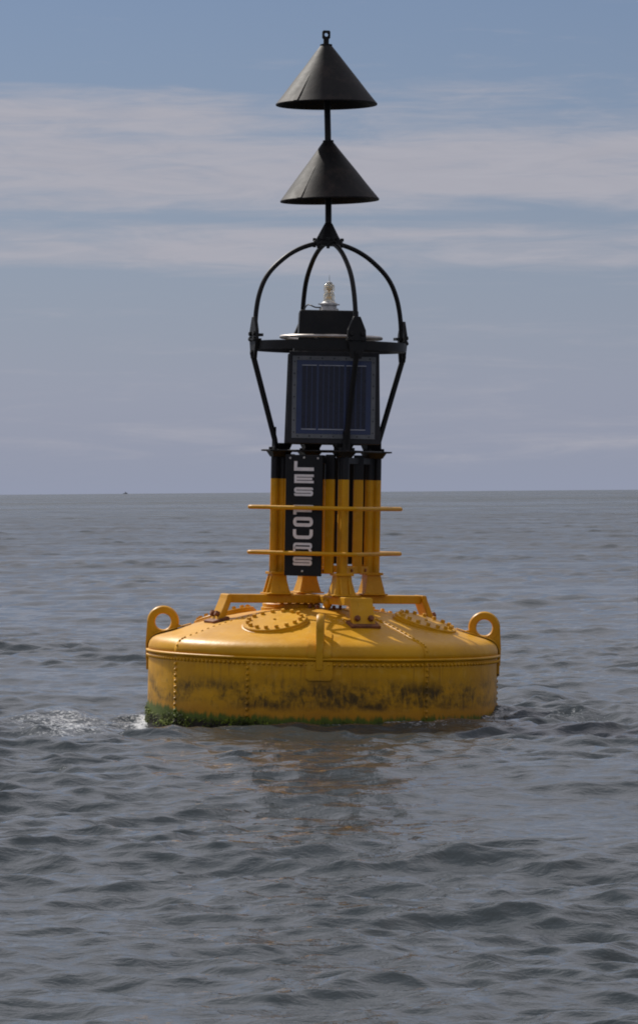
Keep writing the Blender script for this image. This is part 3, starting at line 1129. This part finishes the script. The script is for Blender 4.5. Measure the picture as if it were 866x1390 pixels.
# solar panels on the four faces of the equipment cage
PA = 1.5
CAGE = T(0.040, 0, 0)
PANEL_W, PANEL_H = 0.765, 0.785
proto = None
for q in range(4):
    PANEL_W = 0.80 if q % 2 == 0 else 0.66
    m = CAGE @ RZ(R(PA + 90 * q)) @ T(0, -0.398 if q % 2 == 0 else -0.335, 2.330) @ Matrix.Rotation(R(-3.2), 4, 'X')
    fr = MB()
    # frame of four rails round the glass
    W2, H = PANEL_W / 2, PANEL_H
    fr.add([(-W2, 0.035, 0), (W2, 0.035, 0), (W2 - 0.018, 0.035, H), (-W2 + 0.018, 0.035, H), (-W2, -0.012, 0), (W2, -0.012, 0), (W2 - 0.018, -0.012, H), (-W2 + 0.018, -0.012, H)],
           [(0, 1, 2, 3), (7, 6, 5, 4), (0, 1, 5, 4), (1, 2, 6, 5), (2, 3, 7, 6), (3, 0, 4, 7)], m)
    pan = fr.build('solar_panel', M_PFRAME, buoy, bevel=0.005)
    bx = PANEL_W - 0.094
    bz0, bz1 = 0.045, 0.745
    bd = MB()
    cz, bh = (bz0 + bz1) / 2, bz1 - bz0
    sw = 0.036
    for c_, d_ in (((0, -0.014, bz0 + sw / 2), (bx, 0.006, sw)), ((0, -0.014, bz1 - sw / 2), (bx, 0.006, sw)),
                   ((-bx / 2 + sw / 2, -0.014, cz), (sw, 0.006, bh - 2 * sw)), ((bx / 2 - sw / 2, -0.014, cz), (sw, 0.006, bh - 2 * sw))):
        bd = MB()
        bd.box(c_, d_, m)
        bd.build('border_strip', M_STRIP, pan)
    sc = MB()
    nscr = 7
    for i in range(nscr):
        t = (i + 0.5) / nscr - 0.5
        for s in (-1, 1):
            bolt(sc, m @ Vector((t * bx, -0.017, cz + s * (bh / 2 - sw / 2))), m.to_3x3() @ Vector((0, -1, 0)), 0.006, 0.004)
            bolt(sc, m @ Vector((s * (bx / 2 - sw / 2), -0.017, cz + t * bh)), m.to_3x3() @ Vector((0, -1, 0)), 0.006, 0.004)
    sc.build('screw', M_PFRAME, pan, kind='stuff')
    gl = MB()
    gx, gh = bx - 2 * sw, bh - 2 * sw
    gl.box((0, -0.0135, cz), (gx - 0.003, 0.005, gh - 0.003), m)
    gl.build('backing_sheet', M_BLUE, pan)
    ncell = 12
    cell_w = (gx - 0.10) / ncell
    for i in range(ncell):
        x = -gx / 2 + 0.05 + (i + 0.5) * cell_w + (0.009 if i >= 8 else 0 if i >= 3 else -0.009)
        ce = MB()
        ce.box((x, -0.0172, cz), (cell_w - 0.010, 0.003, gh - 0.10), m)
        ce.build('cell', M_CELL, pan)
    for z in (cz + gh / 2 - 0.043, cz - gh / 2 + 0.040):
        for x0, x1 in ((0, 3), (3, 8), (8, 12)):
            o_ = (-0.009, 0, 0.009)[(0, 3, 8).index(x0)]
            X0 = -gx / 2 + 0.05 + x0 * cell_w + o_ + 0.004
            X1 = -gx / 2 + 0.05 + x1 * cell_w + o_ - 0.004
            cb = MB()
            cb.box(((X0 + X1) / 2, -0.0180, z), (X1 - X0, 0.004, 0.006), m)
            cb.build('contact_bar', M_BAR, pan)
# cage bottom and top plates between the panels, with short legs down to the tower heads
for hw, z in ((0.36, 2.340), (0.335, 3.090)):
    mb = MB()
    mb.sq([(hw - 0.03, hw, z), (hw - 0.03, hw, z + 0.015)], CAGE @ RZ(R(PA)))
    mb.build('cage_plate', M_BLACK, buoy)
for a in LEGS:
    mb = MB()
    mb.sq([(0.055, 0.045, 2.279), (0.082, 0.06, 2.333)], T(*pol(a, 0.40, 0)) @ RZ(R(a)))
    mb.build('cage_mount', M_BLACK, buoy)

# lantern box, its grab ring, the lantern and its cable
mb = MB()
mb.sq([(0.300, 0.300, 3.106), (0.290, 0.290, 3.16), (0.258, 0.258, 3.21), (0.250, 0.250, 3.466), (0.24, 0.24, 3.472)], T(-0.008, 0, 0) @ RZ(R(PA)))
lb = mb.build('lantern_box', M_BLACK, buoy, bevel=0.006)
mb = MB()
mb.tube([(0.43 * math.cos(2 * PI * i / 64) + 0.02, 0.43 * math.sin(2 * PI * i / 64), 3.246) for i in range(64)], 0.0145, 10, True)
gr = mb.build('grab_ring', M_STEEL, buoy, smooth=60)
for a in (65, 155, 245, 335):
    mb = MB()
    mb.tube([pol(a, 0.23, 3.225) + Vector((0.01, 0, 0)), pol(a, 0.42, 3.244) + Vector((0.02, 0, 0))], 0.010, 8)
    mb.build('ring_bracket', M_STEEL, gr)

mL = T(-0.004, 0.0, 0)
mb = MB()
mb.lathe([(0.088, 3.472), (0.088, 3.482), (0.070, 3.486), (0.066, 3.520), (0.074, 3.524), (0.074, 3.540), (0.058, 3.548), (0.052, 3.556)], 28, mL)
lan = mb.build('lantern', M_GREY, buoy, smooth=35)
mb = MB()
for i in range(6):
    a = 2 * PI * i / 6 + 0.3
    bolt(mb, mL @ Vector((0.079 * math.cos(a), 0.079 * math.sin(a), 3.482)), (0, 0, 1), 0.008, 0.016)
    mb.box((0.084 * math.cos(a), 0.084 * math.sin(a), 3.532), (0.024, 0.024, 0.010), mL)
mb.build('lantern_bolt', M_GREY, lan, kind='stuff')
mb = MB()
pr = [(0.050, 3.556), (0.050, 3.566), (0.047, 3.572), (0.050, 3.590), (0.050, 3.606), (0.046, 3.622), (0.039, 3.632), (0.039, 3.640), (0.046, 3.650), (0.049, 3.668),
      (0.047, 3.688), (0.040, 3.702), (0.024, 3.711), (0.010, 3.714)]
mb.lathe(pr, 28, mL)
mb.build('lens', M_GLASS, lan, smooth=60)
mb = MB()
mb.lathe([(0.016, 3.57), (0.016, 3.60), (0.008, 3.605), (0.008, 3.655), (0.018, 3.663), (0.018, 3.680), (0.008, 3.686)], 16, mL)
mb.build('lamp_changer', M_BRASS, lan, smooth=40)
mb = MB()
mb.lathe([(0.026, 3.7125), (0.024, 3.722), (0.008, 3.728), (0.003, 3.732), (0.0015, 3.785)], 16, mL)
mb.build('lens_cap', M_GREY, lan, smooth=40)
mb = MB()
mb.tube(spline([(-0.215, 0.26, 3.50), (-0.19, 0.12, 3.53), (-0.16, 0.0, 3.522), (-0.12, -0.02, 3.505), (-0.07, -0.01, 3.505)], 6), 0.006, 8)
mb.build('cable', M_BLACK, lan, smooth=60)

# weed and moss fringe round the waterline
rr = random.Random(8)
mb = MB()
for i in range(6000):
    a = rr.uniform(-180, 180)
    lush = 0.30 + 0.75 * mn.noise(Vector((a * 0.06, 0.3, 0))) + 0.35 * mn.noise(Vector((a * 0.3, 5.3, 0))) + (0.45 if -95 < a < -48 else 0)
    if rr.random() > lush:
        continue
    z = rr.uniform(-0.07, 0.022 + 0.075 * max(0, lush - 0.3)) + 0.015 * mn.noise(Vector((a * 0.2, 2, 1)))
    p = pol(a, 1.503, z)
    out = pol(a + rr.uniform(-50, 50), 1, 0)
    tn = pol(a + 90, 1, 0)
    s = rr.uniform(0.009, 0.030)
    tip = p + out * s * rr.uniform(0.3, 1.0) + Vector((0, 0, -s * rr.uniform(0.2, 1.3))) + tn * rr.uniform(-.5, .5) * s
    wv = tn * s * 0.35 + Vector((0, 0, rr.uniform(-.2, .2) * s))
    o_ = len(mb.v)
    mid = (p + tip) / 2 + out * s * 0.3
    mb.v += [tuple(p - wv * .7), tuple(p + wv * .7), tuple(mid + wv), tuple(tip), tuple(mid - wv)]
    mb.f += [(o_, o_ + 1, o_ + 2, o_ + 3, o_ + 4)]
mb.build('weed_fringe', M_WEED, buoy, kind='stuff')

# ------------------------------------------------------------------ the far boat
bt = bpy.data.objects.new('fishing_boat', None)
C.objects.link(bt)
BD = 4750.0
bx_ = -232.2
bt.location = (bx_, BD - 34, -(BD ** 2) / (2 * 6371000.0))
bt.rotation_euler = (0, 0, R(20))
bt.scale = (0.72, 0.72, 0.72)
bt['label'] = 'tiny dark fishing boat far off on the horizon, left of the buoy'
bt['category'] = 'boat'
mb = MB()
mb.loft([[(-3.6, -1.1, 0.9), (-3.6, 1.1, 0.9), (1.5, 1.2, 1.0), (4.2, 0, 1.6), (1.5, -1.2, 1.0)],
         [(-3.4, -0.9, -0.4), (-3.4, 0.9, -0.4), (1.2, 0.9, -0.4), (3.4, 0, -0.4), (1.2, -0.9, -0.4)]])
mb.build('boat_hull', M_BOAT, bt)
mb = MB()
mb.sq([(1.0, 0.8, 0.9), (0.9, 0.75, 3.0)], T(0.4, 0, 0))
mb.build('wheelhouse', M_BOATW, bt)
mb = MB()
mb.tube([(-0.4, 0, 2.9), (-0.4, 0, 4.2)], 0.06, 6)
mb.build('boat_mast', M_BOAT, bt)
